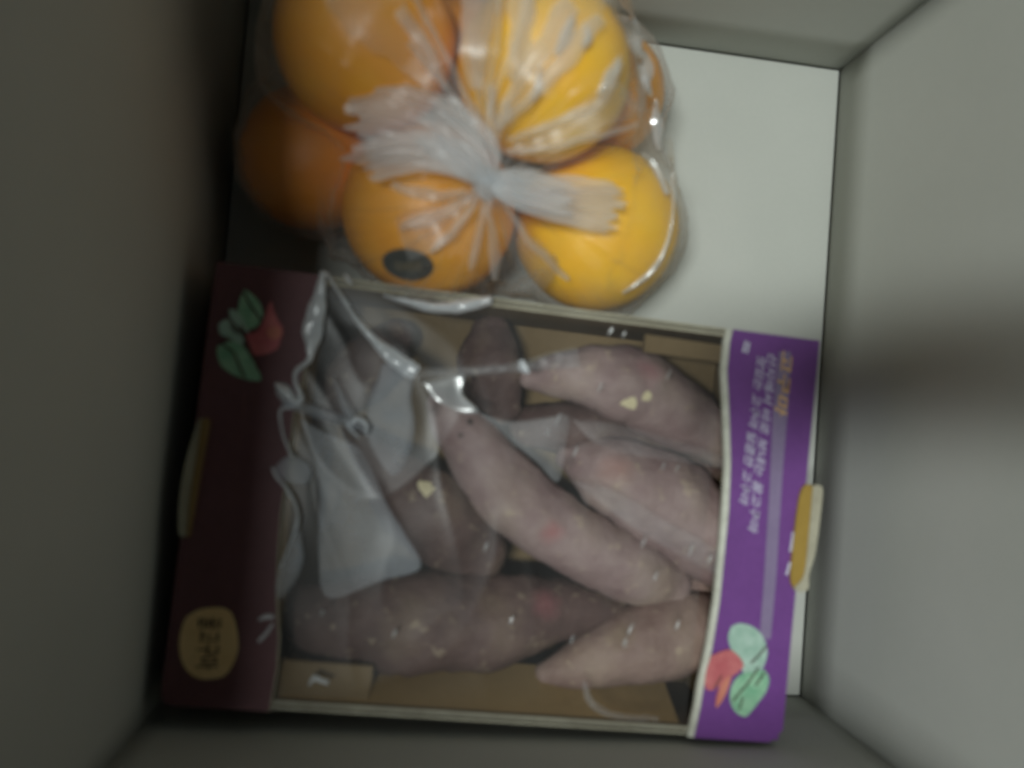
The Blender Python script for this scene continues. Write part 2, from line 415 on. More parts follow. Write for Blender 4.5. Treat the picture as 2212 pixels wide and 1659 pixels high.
def streak(pts, mat='pleat', lift=0.0012, crown=0.0012, n=8, seed=0.0):
    """sharp crease of doubled film lying on the bag: (u, v, width)"""
    cl = catmull(pts, n); m = len(cl); nw = 6; vs = []; fs = []
    eye = Vector((0, 0, H)); P = []
    for u, v, w in cl:
        dv = (RC @ Vector((u - 1106.0, -(v - 829.5), -1659.0))).normalized()
        hit = bag_tree.ray_cast(eye, dv)
        P.append(((hit[0] + hit[1].normalized() * (lift if hit[1].z > 0 else -lift)) if hit[0] else (P[-1][0] if P else eye + dv * 0.32), max(0.0006, w * 0.32 / 1659)))
    for q in range(2):                                  # relax the line a little
        P = [P[0]] + [((P[i-1][0] + P[i][0] * 2 + P[i+1][0]) / 4, P[i][1]) for i in range(1, m - 1)] + [P[-1]]
    for i, (c, w) in enumerate(P):
        a, b = P[max(0, i-1)][0], P[min(m-1, i+1)][0]; d_ = (b - a).normalized()
        sd = d_.cross(Vector((0, 0, 1))).normalized(); upv = sd.cross(d_)
        for j in range(nw + 1):
            t = j / nw * 2 - 1
            vs.append(c + sd * (t * w * 0.5 * (1 + 0.3 * noise.noise(c * 160 + Vector((seed, t, 0))))) + upv * (crown * (1 - abs(t)) + 0.0006 * noise.noise(c * 200 + Vector((t, seed, 1)))) - bo)
    for i in range(m - 1):
        for j in range(nw):
            k = i * (nw + 1) + j; fs.append((k, k+1, k+nw+2, k+nw+1))
    return mesh('pleat', vs, fs, M[mat], bag, True)
for k, sg in enumerate([
    [(1050, 260, 10), (1068, 140, 7), (1086, -30, 10)], [(1044, 250, 8), (1022, 120, 5), (1006, -20, 5)],
    [(1036, 262, 14), (985, 160, 12), (915, 40, 14), (880, -30, 16)], [(1026, 275, 16), (950, 170, 14), (880, 90, 14)],
    [(1060, 250, 14), (1090, 150, 14), (1130, 50, 22), (1150, -30, 26)], [(1072, 268, 18), (1120, 180, 30), (1190, 80, 46), (1230, 10, 46)],
    [(1080, 280, 12), (1150, 200, 26), (1235, 110, 40), (1290, 40, 30)], [(1100, 300, 12), (1200, 262, 20), (1290, 220, 22), (1335, 140, 16)],
    [(1055, 300, 20), (1052, 240, 22), (1062, 180, 14)], [(1072, 310, 22), (1085, 260, 22), (1100, 215, 14)], [(1035, 310, 26), (1010, 250, 24), (985, 215, 12)],
    [(1046, 405, 8), (990, 445, 24), (905, 478, 30), (870, 490, 16)], [(1048, 412, 7), (1010, 470, 16), (958, 525, 20), (935, 550, 8)],
    [(1052, 412, 8), (1048, 470, 14), (1030, 545, 20), (1020, 580, 8)], [(1056, 412, 8), (1058, 480, 16), (1062, 560, 26), (1066, 600, 12)],
    [(1070, 420, 8), (1120, 490, 14), (1180, 560, 18), (1230, 600, 12)], [(1095, 330, 10), (1180, 320, 16), (1290, 290, 18), (1370, 270, 12)],
    [(1012, 420, 10), (940, 425, 26), (850, 400, 20)],
    [(1030, 190, 30), (1030, 100, 60), (1040, -30, 80)], [(960, 190, 12), (930, 120, 24), (860, 20, 30)], [(1110, 170, 20), (1120, 90, 44), (1130, -30, 60)]]):
    streak(sg, 'pleat', seed=k * 3.1)
for k, sg in enumerate([[(1000, 225, 30), (905, 120, 90), (800, 10, 150), (770, -40, 150)], [(1090, 260, 30), (1160, 150, 90), (1225, 20, 140), (1240, -40, 150)],
    [(1052, 230, 24), (1050, 120, 60), (1055, -30, 90)], [(1110, 320, 30), (1230, 270, 70), (1350, 200, 100)], [(1056, 410, 12), (1120, 520, 60), (1190, 600, 90)], [(1040, 412, 12), (960, 480, 80), (870, 520, 110)]]):
    streak(sg, 'wide_pleat', lift=0.0006, seed=80 + k * 1.7)
for k, sg in enumerate([[(1238, 40, 10), (1222, 75, 26), (1200, 120, 10)], [(1270, 60, 8), (1265, 85, 16), (1252, 105, 6)], [(1166, 140, 6), (1160, 180, 14), (1152, 215, 6)],
    [(1335, 125, 8), (1318, 160, 22), (1290, 200, 10)], [(1340, -20, 40), (1362, 60, 44), (1385, 140, 40), (1402, 220, 26)],
    [(1412, 215, 8), (1414, 270, 30), (1420, 330, 12)], [(1378, 330, 8), (1408, 355, 16), (1438, 420, 14)], [(1444, 300, 6), (1450, 400, 9), (1444, 500, 9), (1408, 580, 14), (1340, 632, 9)]]):
    streak(sg, 'glint', seed=50 + k * 2.3)  # highlights on the bag, painted as bright strips of film

def fan(name, pts, width, pleats, amp, mat, seed, end_wave=0.12):
    """gathered strip of film: pts = (u,v,z) centre line, width per point in v pixels"""
    ns, nw = 60, 90
    cl = catmull([(*at(*p), w * (H - p[2]) / 1659) for p, w in zip(pts, width)], 12)
    vs, fs = [], []
    n = len(cl)
    for i, (x, y, z, w) in enumerate(cl):
        a = Vector(cl[max(0, i-1)][:3]); b = Vector(cl[min(n-1, i+1)][:3])
        d_ = (b - a).normalized(); sd = d_.cross(Vector((0, 0, 1))).normalized()
        for j in range(nw + 1):
            t = j / nw * 2 - 1; s = i / (n - 1)
            h = amp * (1 - abs(noise.noise(Vector((t * pleats, s * 1.1, seed))) * 2.2)) * (0.5 + 0.8 * s)
            h += amp * 0.8 * noise.noise(Vector((t * pleats * 2.3, s * 2.5, seed + 7)))
            ext = end_wave * w * noise.noise(Vector((t * 6, 1.7, seed))) * (s ** 4)
            roll = -0.35 * w * (t*t - 0.3) * s * 0.5
            vs.append(Vector((x, y, z)) + sd * (t * w * 0.5 * (1 + 0.12 * noise.noise(Vector((s * 5, seed, t))))) + Vector((0, 0, h + roll)) + d_ * ext * 3 - bo)
    for i in range(n - 1):
        for j in range(nw):
            k = i * (nw + 1) + j
            fs.append((k, k + 1, k + nw + 2, k + nw + 1))
    return mesh(name, vs, fs, mat, bag, True)
fan('bag_tail', [(1058, 402, 0.104), (1010, 345, 0.109), (930, 285, 0.110), (850, 262, 0.107), (770, 262, 0.103)], [24, 100, 150, 172, 176], 2.4, 0.0024, M['tail'], 1.0)
fan('bag_tail', [(1052, 398, 0.106), (1010, 360, 0.111), (930, 330, 0.112), (860, 335, 0.109), (795, 350, 0.104)], [20, 70, 85, 92, 96], 2.4, 0.0024, M['tail'], 4.0)
fan('bag_tail', [(1058, 396, 0.108), (1035, 345, 0.112), (980, 290, 0.113), (930, 262, 0.112)], [26, 110, 140, 120], 2.2, 0.0022, M['tail'], 9.0, 0.3)
fan('bag_tail', [(1052, 388, 0.104), (1110, 405, 0.106), (1190, 425, 0.102), (1270, 440, 0.098), (1335, 452, 0.093)], [26, 88, 105, 114, 120], 2.6, 0.0022, M['tail'], 2.0, 0.16)
fan('bag_tail', [(1052, 390, 0.106), (1100, 400, 0.108), (1160, 416, 0.106), (1230, 430, 0.102)], [22, 78, 92, 80], 2.2, 0.0022, M['tail'], 6.0, 0.2)
# the tied knot: a twisted lump with a tight wrap
bm = bmesh.new(); bmesh.ops.create_uvsphere(bm, u_segments=40, v_segments=24, radius=0.0062)
for v in bm.verts:
    a = math.atan2(v.co.y, v.co.x)
    v.co *= 1 + 0.22 * sin(a * 6 + v.co.z * 900) + 0.15 * noise.noise(v.co * 300)
    v.co.z *= 0.8
o = from_bm('knot', bm, M['tail'], bag, True); o.location = knot + Vector((0, 0, 0.002)) - bo

# ------------------------------------------------------------------ the sweet potato tray
ZT = 0.070
tc_, trot = Vector((0.0483, -0.0447, 0)), radians(-1.9)
tray = tag(empty('sweet_potato_tray', tc_), 'purple printed cardboard tray of sweet potatoes wrapped in clear film', 'tray')
tray.rotation_euler = (0, 0, trot)
TI = (Matrix.Translation(tc_) @ Matrix.Rotation(trot, 4, 'Z')).inverted()
def tl(u, v, z): return TI @ at(u, v, z)            # photograph point -> tray coordinates
hw, hd, sw = 0.1418, 0.0965, 0.045
def tpart(name, bm, mat, parent=None, smooth=False): return from_bm(name, bm, M[mat], parent or tray, smooth)
bm = bmesh.new(); box_bm(bm, (-hw + 0.001, -hd + 0.001, 0.0006), (hw - 0.001, hd - 0.001, 0.0035)); tpart('tray_base', bm, 'kraft')
wt = 0.0034
def board(name, lo, hi):
    """corrugated wall along x: two liners, fluted core showing on the top edge"""
    bm = bmesh.new(); (x0, y0, z0), (x1, y1, z1) = lo, hi
    box_bm(bm, (x0, y0, z0), (x1, y0 + 0.0006, z1)); box_bm(bm, (x0, y1 - 0.0006, z0), (x1, y1, z1))
    wl = tpart(name, bm, 'kraft')
    bm = bmesh.new(); n = int((x1 - x0) / 0.0011); pr = None
    for i in range(n + 1):
        x = x0 + (x1 - x0) * i / n; y = (y0 + y1)/2 + (y1 - y0 - 0.0016)/2 * (1 if i % 2 else -1)
        zt = z1 - 0.0003 + 0.0004 * noise.noise(Vector((x * 200, y0, 0)))
        cur = [bm.verts.new(p) for p in ((x, y - 0.00035, z0), (x, y - 0.00035, zt), (x, y + 0.00035, zt), (x, y + 0.00035, z0))]
        if pr:
            for k in range(3): bm.faces.new((pr[k], cur[k], cur[k+1], pr[k+1]))
        pr = cur
    f = tpart('fluted_core', bm, 'rim', wl)
    bm = bmesh.new()
    box_bm(bm, (x0, y0 - 0.0002, z1), (x1, y0 + 0.0008, z1 + 0.0004)); box_bm(bm, (x0, y1 - 0.0008, z1), (x1, y1 + 0.0002, z1 + 0.0004))
    tpart('cut_edge', bm, 'rim', wl)
board('tray_wall', (-hw + sw + 0.0005, hd - wt, 0.0036), (hw - sw - 0.0005, hd, ZT - 0.002))
board('tray_wall', (-hw + sw + 0.0005, -hd, 0.0036), (hw - sw - 0.0005, -hd + wt, ZT - 0.004))
for s in (-1, 1):
    bm = bmesh.new()
    x0, x1 = sorted((s * hw, s * (hw - wt)))
    box_bm(bm, (x0, -hd, 0.0036), (x1, hd, ZT - 0.0032)); tpart('tray_wall', bm, 'purple' if s > 0 else 'maroon')
    for y in (-1, 1):                                  # end pieces of the long walls, under the printed strips
        y0, y1 = sorted((y * hd, y * (hd - wt)))
        bm = bmesh.new(); xa, xb = sorted((s * (hw - wt - 0.0003), s * (hw - sw)))
        box_bm(bm, (xa, y0, 0.0036), (xb, y1, ZT - 0.0032)); tpart('tray_wall', bm, 'kraft')
    bm = bmesh.new(); o_ = 0.001 if s < 0 else 0.020; xa, xb = sorted((s * (hw - sw + o_), s * (hw - sw + o_ + 0.0024)))   # inner wall below the strip
    box_bm(bm, (xa, -hd + wt + 0.0004, 0.0036), (xb, hd - wt - 0.0004, ZT - 0.0036)); tpart('inner_wall', bm, 'kraft')

# printed strips: outline from the tray, inner edge slightly wavy
inR = [tl(u, v, ZT) for u, v in ((1585, 703), (1578, 740), (1572, 800), (1577, 900), (1580, 1000), (1576, 1100), (1566, 1200), (1556, 1300), (1540, 1400), (1522, 1480), (1514, 1530), (1502, 1572))]
outR = [Vector((hw, -hd + 0.004, 0)), Vector((hw, hd, 0))]
ptsR = [Vector((p.x, p.y, 0)) for p in inR]
ptsR[0].y = hd; ptsR[-1].y = -hd
bm = bmesh.new(); prism_bm(bm, ptsR[::-1] + [outR[1]] + [Vector((hw, -hd + 0.006, 0)), Vector((hw - 0.006, -hd, 0))], ZT - 0.003, ZT)
stripR = tpart('printed_strip', bm, 'purple'); stripR['label'] = 'bright purple printed strip with white text'
bm = bmesh.new(); ed = [(p.x - 0.0030 + 0.0006 * noise.noise(p * 300), p.y) for p in ptsR]
prism_bm(bm, [(p.x - 0.0001, p.y) for p in ptsR] + ed[::-1], ZT - 0.0032, ZT - 0.0004)
tpart('cut_edge', bm, 'kraft_edge', stripR)
inL = [tl(u, v, ZT) for u, v in ((694, 592), (680, 700), (655, 800), (632, 900), (622, 1000), (606, 1100), (598, 1200), (596, 1300), (600, 1380), (596, 1450), (582, 1524))]
ptsL = [Vector((p.x, p.y, 0)) for p in inL]; ptsL[0].y = hd; ptsL[-1].y = -hd
bm = bmesh.new(); prism_bm(bm, ptsL + [Vector((-hw + 0.003, -hd, 0)), Vector((-hw, -hd + 0.004, 0)), Vector((-hw, hd, 0))], ZT - 0.003, ZT)
stripL = tpart('printed_strip', bm, 'maroon'); stripL['label'] = 'dark maroon printed strip with a yellow oval label'
bm = bmesh.new(); ed = [(p.x + 0.0006, p.y) for p in ptsL]
prism_bm(bm, [(p.x + 0.0001, p.y) for p in ptsL][::-1] + ed, ZT - 0.0034, ZT - 0.0004)
tpart('cut_edge', bm, 'rim', stripL)

# flat print and stripe
def shape(name, uv, mat, parent, lift=0.0004, smooth_n=4):
    p = catmull([(u, v) for u, v in uv] + [uv[0]], smooth_n)[:-1] if smooth_n else uv
    bm = bmesh.new(); vs = []
    for u, v in p:
        q = tl(u, v, ZT); vs.append(bm.verts.new((q.x, q.y, ZT + lift)))
    f = bm.faces.new(vs)
    if f.normal.z < 0 or True:
        f.normal_update()
        if f.normal.z < 0: f.normal_flip()
    bmesh.ops.triangulate(bm, faces=bm.faces[:])
    me = bpy.data.meshes.new(name); bm.to_mesh(me); bm.free()
    return link(name, me, M[mat], parent)
def strokes(name, segs, mat, parent, lift, wid):
    """thin printed lines, each a list of photograph points"""
    bm = bmesh.new()
    for sg in segs:
        P = [tl(u, v, ZT) for u, v in sg]
        for a, b in zip(P[:-1], P[1:]):
            d_ = (b - a); d_.z = 0
            if d_.length < 1e-6: continue
            n_ = Vector((-d_.y, d_.x, 0)).normalized() * wid; e_ = d_.normalized() * wid * 0.5
            z_ = Vector((0, 0, ZT + lift))
            bm.faces.new([bm.verts.new(Vector((q.x, q.y, 0)) + z_) for q in (a - n_ - e_, b - n_ + e_, b + n_ + e_, a + n_ - e_)])
    return from_bm(name, bm, M[mat], parent)
shape('stripe_print', [(1682, 760), (1708, 760), (1700, 900), (1690, 1020), (1676, 1250), (1664, 1380), (1640, 1380), (1650, 1250), (1662, 1050), (1668, 900)], 'lavender', stripR, 0.0003, 0)  # paler lavender stripe along the purple strip
shape('leaf_print', [(1580, 1352), (1600, 1346), (1630, 1356), (1650, 1380), (1657, 1410), (1648, 1440), (1632, 1462), (1612, 1470), (1600, 1440), (1580, 1405), (1572, 1375)], 'leafpale', stripR)
shape('leaf_print', [(1650, 1446), (1660, 1464), (1655, 1490), (1638, 1515), (1618, 1540), (1606, 1547), (1586, 1535), (1576, 1510), (1580, 1480), (1600, 1455), (1630, 1450)], 'leaf', stripR, 0.0006)
shape('root_print', [(1535, 1415), (1570, 1402), (1590, 1412), (1605, 1435), (1592, 1452), (1578, 1462), (1568, 1490), (1556, 1515), (1545, 1526), (1545, 1505), (1552, 1480), (1538, 1490), (1522, 1484), (1524, 1450)], 'red', stripR, 0.0009)
shape('root_print', [(1580, 1455), (1568, 1492), (1556, 1515), (1544, 1527), (1549, 1500), (1560, 1470)], 'redpale', stripR, 0.0012)
strokes('vein_print', [[(1652, 1395), (1636, 1415), (1620, 1430)], [(1636, 1440), (1612, 1475), (1580, 1512)], [(1648, 1452), (1630, 1478)], [(1602, 1505), (1594, 1530)], [(1556, 1458), (1541, 1484)]], 'vein', stripR, 0.0015, 0.00035)

# lettering
def text_mesh(txt, bold=0.0):
    cu = bpy.data.curves.new('lettering', 'FONT'); cu.body = txt; cu.size = 1.0; cu.align_x = 'CENTER'; cu.align_y = 'CENTER'; cu.resolution_u = 2; cu.offset = bold
    o = bpy.data.objects.new('lettering', cu); COL.objects.link(o)
    dg = bpy.context.evaluated_depsgraph_get(); dg.update()
    me = bpy.data.meshes.new_from_object(o.evaluated_get(dg)); bpy.data.objects.remove(o)
    return me
def lettering(txt, p0, p1, height, mat, parent, lift, shear=0.0, bold=0):
    """text running from photograph point p0 to p1, letter tops to the right of the reading direction turned down"""
    me = text_mesh(txt, bold); xs = [v.co.x for v in me.vertices]; ys = [v.co.y for v in me.vertices]
    if not xs: return
    a, b = tl(*p0, ZT), tl(*p1, ZT); dr = b - a; dr.z = 0; L = dr.length; dr.normalize(); up = Vector((-dr.y, dr.x, 0))
    x0, x1, y0, y1 = min(xs), max(xs), min(ys), max(ys); hgt = height * (H - ZT) / 1659
    for v in me.vertices:
        s = (v.co.x - x0) / (x1 - x0) * L; t = ((v.co.y - y0) / (y1 - y0) - 0.5) * hgt
        q = a + dr * (s + shear * t) + up * t; v.co = (q.x, q.y, ZT + lift)
    me.name = 'lettering'
    return link('lettering', me, M[mat], parent)
lettering('산지에서 바로 보내는 꿀고구마', (1668, 765), (1624, 1150), 24, 'white_ink', stripR, 0.0007, 0.3, 0.012)
lettering('맛있는 고구마 달콤한 고구마', (1644, 772), (1604, 1090), 23, 'white_ink', stripR, 0.0007, 0.3, 0.012)
lettering('고구마', (1700, 762), (1684, 898), 32, 'orange_ink', stripR, 0.0007, 0.3, 0.02)
for sg in ([[(1610, 738), (1604, 760)], [(1617, 742), (1612, 762)], [(1730, 1098), (1727, 1130)], [(1712, 1150), (1706, 1190)], [(1705, 1215), (1698, 1240)]]):
    strokes('lettering', [sg], 'white_ink', stripR, 0.0007, 0.0006)  # short white strokes: letter bits and glints painted as ink

shape('oval_label', [(440, 1313), (480, 1312), (502, 1326), (513, 1362), (515, 1400), (505, 1432), (490, 1455), (468, 1465), (432, 1465), (405, 1448), (390, 1415), (389, 1375), (400, 1338), (418, 1322)], 'oval', stripL, 0.0005)
lettering('꿀고구마', (456, 1332), (448, 1444), 46, 'ink', stripL, 0.0010, 0.0)
shape('leaf_print', [(528, 625), (545, 636), (562, 655), (568, 680), (560, 700), (545, 710), (525, 706), (515, 680), (518, 650)], 'leaf', stripL)
shape('leaf_print', [(495, 668), (512, 672), (530, 700), (538, 718), (520, 712), (500, 692)], 'leafpale', stripL, 0.0005)
shape('leaf_print', [(473, 700), (492, 690), (515, 712), (528, 735), (520, 745), (495, 730), (476, 722)], 'leafpale', stripL, 0.0006)
shape('leaf_print', [(470, 748), (495, 738), (520, 742), (545, 775), (565, 818), (545, 822), (510, 812), (480, 792), (470, 768)], 'leaf', stripL, 0.0004)
shape('root_print', [(530, 722), (556, 716), (570, 690), (585, 652), (592, 670), (600, 690), (612, 712), (606, 735), (598, 755), (570, 766), (545, 764)], 'red', stripL, 0.0006)
shape('root_print', [(575, 715), (592, 705), (608, 712), (604, 730), (585, 732)], 'redpale', stripL, 0.0009)
strokes('vein_print', [[(528, 632), (545, 665), (568, 695)], [(497, 690), (530, 728), (560, 800)], [(476, 740), (505, 760), (530, 815)], [(522, 705), (532, 722)], [(500, 705), (515, 720)]], 'vein', stripL, 0.0012, 0.0004)

# folded out hand-hole tabs on the outer edges
def tab(name, uv, z0, z1, mat, parent):
    bm = bmesh.new(); pts = []
    for u, v in catmull(uv + [uv[0]], 4)[:-1]:
        q = tl(u, v, z1); pts.append((q.x, q.y))
    prism_bm(bm, pts, z0, z1); return tpart(name, bm, mat, parent)
t_ = tab('handle_tab', [(1742, 1046), (1731, 1062), (1722, 1110), (1712, 1200), (1709, 1255), (1722, 1272), (1740, 1240), (1750, 1150), (1757, 1060)], ZT - 0.001, ZT + 0.0016, 'mustard', tray)
t_['label'] = 'mustard yellow hand-hole tab'
tab('cut_edge', [(1757, 1048), (1776, 1052), (1775, 1090), (1762, 1190), (1748, 1240), (1746, 1272), (1728, 1279), (1717, 1270), (1738, 1240), (1748, 1150), (1754, 1080)], ZT - 0.002, ZT + 0.0022, 'rim', t_)
t2 = tab('handle_tab', [(434, 906), (446, 904), (452, 915), (442, 970), (426, 1060), (410, 1150), (403, 1152), (412, 1060), (428, 960)], ZT - 0.001, ZT + 0.0020, 'kraft_light', tray)
tab('torn_edge', [(428, 908), (437, 908), (428, 985), (414, 1070), (405, 1150), (386, 1152), (388, 1070), (404, 985)], ZT - 0.002, ZT + 0.0014, 'rim', t2)
# the folded corner tab inside the front wall
bm = bmesh.new(); q = [tl(u, v, 0.062) for u, v in ((594, 1425), (806, 1440), (802, 1478), (790, 1520), (594, 1506))]
prism_bm(bm, [(p.x, p.y) for p in q], 0.0585, 0.062); ct = tpart('corner_tab', bm, 'kraft')
bm = bmesh.new(); q = [tl(u, v, 0.062) for u, v in ((594, 1507), (789, 1521), (782, 1532), (592, 1520))]
prism_bm(bm, [(p.x, p.y) for p in q], 0.0587, 0.0616); tpart('cut_edge', bm, 'kraft_edge', ct)
bm = bmesh.new(); q = [tl(u, v, 0.060) for u, v in ((1395, 722), (1575, 748), (1572, 785), (1392, 760))]
prism_bm(bm, [(p.x, p.y) for p in q], 0.0565, 0.060); tpart('corner_tab', bm, 'kraft')
bm = bmesh.new()
xa, xb = -hw + sw + 0.004, hw - sw - 0.004; n = 30; lo_, hi_ = [], []
for i in range(n + 1):
    x = xa + (xb - xa) * i / n; w_ = 0.0012 * noise.noise(Vector((x * 30, 2, 0)))
    lo_.append((x, -hd + 0.017 + w_, 0.034 + w_)); hi_.append((x, -hd + 0.0040, ZT - 0.006))
A = [bm.verts.new(p) for p in lo_]; B = [bm.verts.new(p) for p in hi_]
A2 = [bm.verts.new((p[0], p[1] - 0.0012, p[2] - 0.0012)) for p in lo_]; B2 = [bm.verts.new((p[0], p[1] - 0.0003, p[2] - 0.002)) for p in hi_]
for i in range(n):
    bm.faces.new((A[i], A[i+1], B[i+1], B[i])); bm.faces.new((A2[i+1], A2[i], B2[i], B2[i+1])); bm.faces.new((A[i+1], A[i], A2[i], A2[i+1])); bm.faces.new((B[i], B[i+1], B2[i+1], B2[i]))
tpart('inner_flap', bm, 'kraft_light')  # sloped panel added so the front wall's inner face catches light

# ------------------------------------------------------------------ sweet potatoes
PK = [((0.15, 0.085, 0.072), (0.24, 0.16, 0.135), (0.31, 0.225, 0.18)),
      ((0.070, 0.040, 0.036), (0.115, 0.070, 0.062), (0.16, 0.105, 0.092)),
      ((0.19, 0.115, 0.115), (0.28, 0.20, 0.19), (0.37, 0.29, 0.265))]
def potato(pts, mi, label, scars=(), marks=()):
    cl = catmull([(*at(u, v, z - 0.004), r * (H - z) / 1659) for u, v, z, r in pts], 9)
    n = len(cl); seg = 36; vs = []; fs = []
    ctr = Vector(cl[n // 2][:3]); base = Vector((ctr.x, ctr.y, 0.0))
    sd = ctr * 60
    P = [Vector(c[:3]) for c in cl]
    def ring(c, d_, r, s_=0.0):
        sx = d_.cross(Vector((0, 0, 1))).normalized(); sz = sx.cross(d_).normalized()
        for j in range(seg):
            a = 2*pi*j/seg; nn = sx*cos(a) + sz*sin(a)
            q = c + nn * r
            rr = r * (1 + 0.15 * noise.noise(q * 34 + sd) + 0.065 * noise.noise(q * 100 + sd) - 0.05 * max(0, noise.noise(Vector((q.x*60, q.y*60, q.z*60)) + sd) - 0.25) * 3
                  - 0.055 * max(0, 1 - abs(noise.noise(Vector((s_ * 0.42 + 0.5 * cos(a), 0.7 * sin(a), sd.x)))) * 6) ** 2)
            vs.append(c + nn * rr - base)
    d0 = (P[1] - P[0]).normalized(); d1 = (P[-1] - P[-2]).normalized()
    rings = []
    for k in (0.15, 0.55, 0.85): rings.append((P[0] - d0 * cl[0][3] * 0.8 * (1 - k), d0, cl[0][3] * math.sqrt(max(0.02, 1 - (1 - k)**2))))
    for i in range(n):
        d_ = (P[min(n-1, i+1)] - P[max(0, i-1)]).normalized(); rings.append((P[i], d_, cl[i][3]))
    for k in (0.85, 0.55, 0.15): rings.append((P[-1] + d1 * cl[-1][3] * 0.8 * (1 - k), d1, cl[-1][3] * math.sqrt(max(0.02, 1 - (1 - k)**2))))
    for q_, (c, d_, r) in enumerate(rings): ring(c, d_, r, q_)
    m = len(rings)
    for i in range(m - 1):
        for j in range(seg): fs.append((i*seg + j, i*seg + (j+1) % seg, (i+1)*seg + (j+1) % seg, (i+1)*seg + j))
    fs.append(tuple(range(seg))[::-1]); fs.append(tuple((m-1)*seg + j for j in range(seg)))
    mt = potato_mat('sweet_potato_skin', *PK[mi], [(at(u, v, z - 0.004), 0.68 * r * (H - z) / 1659) for u, v, z, r in scars], [(at(u, v, z - 0.004), r * (H - z) / 1659, cc, so) for u, v, z, r, cc, so in marks])
    o = mesh('sweet_potato', vs, fs, mt, None, True); o.location = base
    return tag(o, label, 'sweet potato', 'sweet potatoes lying in the tray')
potato([(952, 866, .042, 34), (995, 930, .045, 58), (1095, 1058, .046, 82), (1225, 1155, .045, 82), (1345, 1222, .045, 78), (1452, 1270, .041, 48)], 2, 'long sweet potato lying diagonally across the middle of the tray', [(1185, 1010, .066, 10)], [(1016, 908, .058, 13, (0.03, 0.022, 0.02), 0.5), (996, 940, .058, 9, (0.05, 0.035, 0.03), 0.5), (940, 880, .05, 26, (0.08, 0.055, 0.05), 1.0), (1190, 1150, .064, 34, (0.34, 0.13, 0.13), 1.2)])
potato([(752, 930, .036, 14), (800, 985, .040, 42), (878, 1060, .042, 84), (975, 1135, .040, 98), (1038, 1200, .038, 64)], 1, 'brown sweet potato left of the middle one, pointed end up left, small cream scar', [(922, 1052, .060, 30)])
potato([(628, 1305, .036, 46), (720, 1345, .042, 84), (880, 1342, .043, 108), (1050, 1338, .043, 102), (1200, 1318, .040, 72), (1340, 1322, .036, 30)], 1, 'thick sweet potato lying level along the front of the tray', [(692, 1325, .05, 9)], [(1190, 1300, .06, 50, (0.26, 0.09, 0.10), 1.2), (640, 1300, .04, 60, (0.06, 0.045, 0.04), 1.3), (1345, 1322, .04, 26, (0.05, 0.035, 0.03), 1.0)])
potato([(1176, 1456, .044, 26), (1250, 1434, .046, 56), (1370, 1392, .045, 82), (1480, 1366, .043, 90), (1575, 1345, .038, 62)], 0, 'knobbly sweet potato in the front right corner beside the purple leaf print', [(1405, 1380, .060, 14), (1300, 1400, .055, 10)], [(1190, 1455, .03, 26, (0.30, 0.22, 0.13), 0.9), (1340, 1370, .06, 44, (0.27, 0.21, 0.13), 1.2)])
potato([(1222, 985, .036, 30), (1290, 1010, .039, 78), (1385, 1060, .041, 106), (1490, 1130, .040, 108), (1580, 1200, .038, 92)], 2, 'pale wide sweet potato tucked under the purple strip on the right', [(1300, 965, .064, 16), (1310, 1000, .064, 10)], [(1222, 1000, .046, 26, (0.04, 0.03, 0.026), 0.9), (1330, 1010, .062, 50, (0.33, 0.17, 0.15), 1.2)])
potato([(1140, 815, .040, 26), (1225, 812, .044, 56), (1330, 826, .047, 84), (1430, 872, .045, 84), (1560, 960, .038, 56)], 2, 'arched sweet potato at the back right with a cream scar', [(1360, 874, .066, 30), (1398, 858, .066, 20)], [(1500, 900, .055, 60, (0.12, 0.08, 0.075), 1.2), (1400, 800, .062, 40, (0.34, 0.15, 0.16), 1.2)])
potato([(1062, 712, .028, 44), (1062, 800, .031, 76), (1082, 885, .028, 46)], 1, 'short brown sweet potato standing crosswise near the back wall of the tray')
potato([(690, 890, .026, 34), (775, 805, .030, 66), (862, 722, .026, 40)], 1, 'dark sweet potato in the back left corner under the film wrinkles')
potato([(1375, 1190, .022, 50), (1470, 1262, .024, 66), (1560, 1320, .022, 50)], 0, 'low sweet potato deep between the pale wide one and the front right one')
potato([(1130, 925, .022, 46), (1250, 925, .026, 62), (1400, 960, .026, 60), (1540, 1010, .022, 40)], 1, 'low dark sweet potato under the gap below the arched one')

# ------------------------------------------------------------------ clear film over the tray
def film_z(p):
    base = ZT - 0.0022
    ax = min(1, max(0, (p.x + 0.100) / 0.19))
    wr = max(0, 1 - abs(noise.noise(Vector((p.x * 15, p.y * 11, 1)))) * 3.2) ** 2
    wr2 = max(0, 1 - abs(noise.noise(Vector((p.x * 34 + p.y * 12, p.y * 16, 5)))) * 3.5) ** 2
    edge = min(1, (hd - abs(p.y)) / 0.02) * min(1, max(0, (0.0968 - p.x) / 0.02) + 0.15)
    return base - 0.0020 * edge * (0.5 + 0.5 * noise.noise(p * 22)) + 0.0010 * wr * (1 - 0.6 * ax) * edge + 0.0004 * wr2 * edge
nx, ny = 150, 120; vs = []; fs = []
for i in range(ny + 1):
    y = -hd + 0.0005 + (2 * hd - 0.001) * i / ny
    # left rim follows the strip's inner edge
    k = min(range(len(ptsL)), key=lambda q: abs(ptsL[q].y - y)); xl = ptsL[k].x - 0.0005
    for j in range(nx + 1):
        x = xl + (hw - sw - 0.002 - xl) * j / nx
        vs.append(Vector((x, y, film_z(Vector((x, y, 0))))))
for i in range(ny):
    for j in range(nx):
        k = i * (nx + 1) + j; fs.append((k, k+1, k+nx+2, k+nx+1))
film = mesh('wrap_film', vs, fs, M['cling'], tray, True)

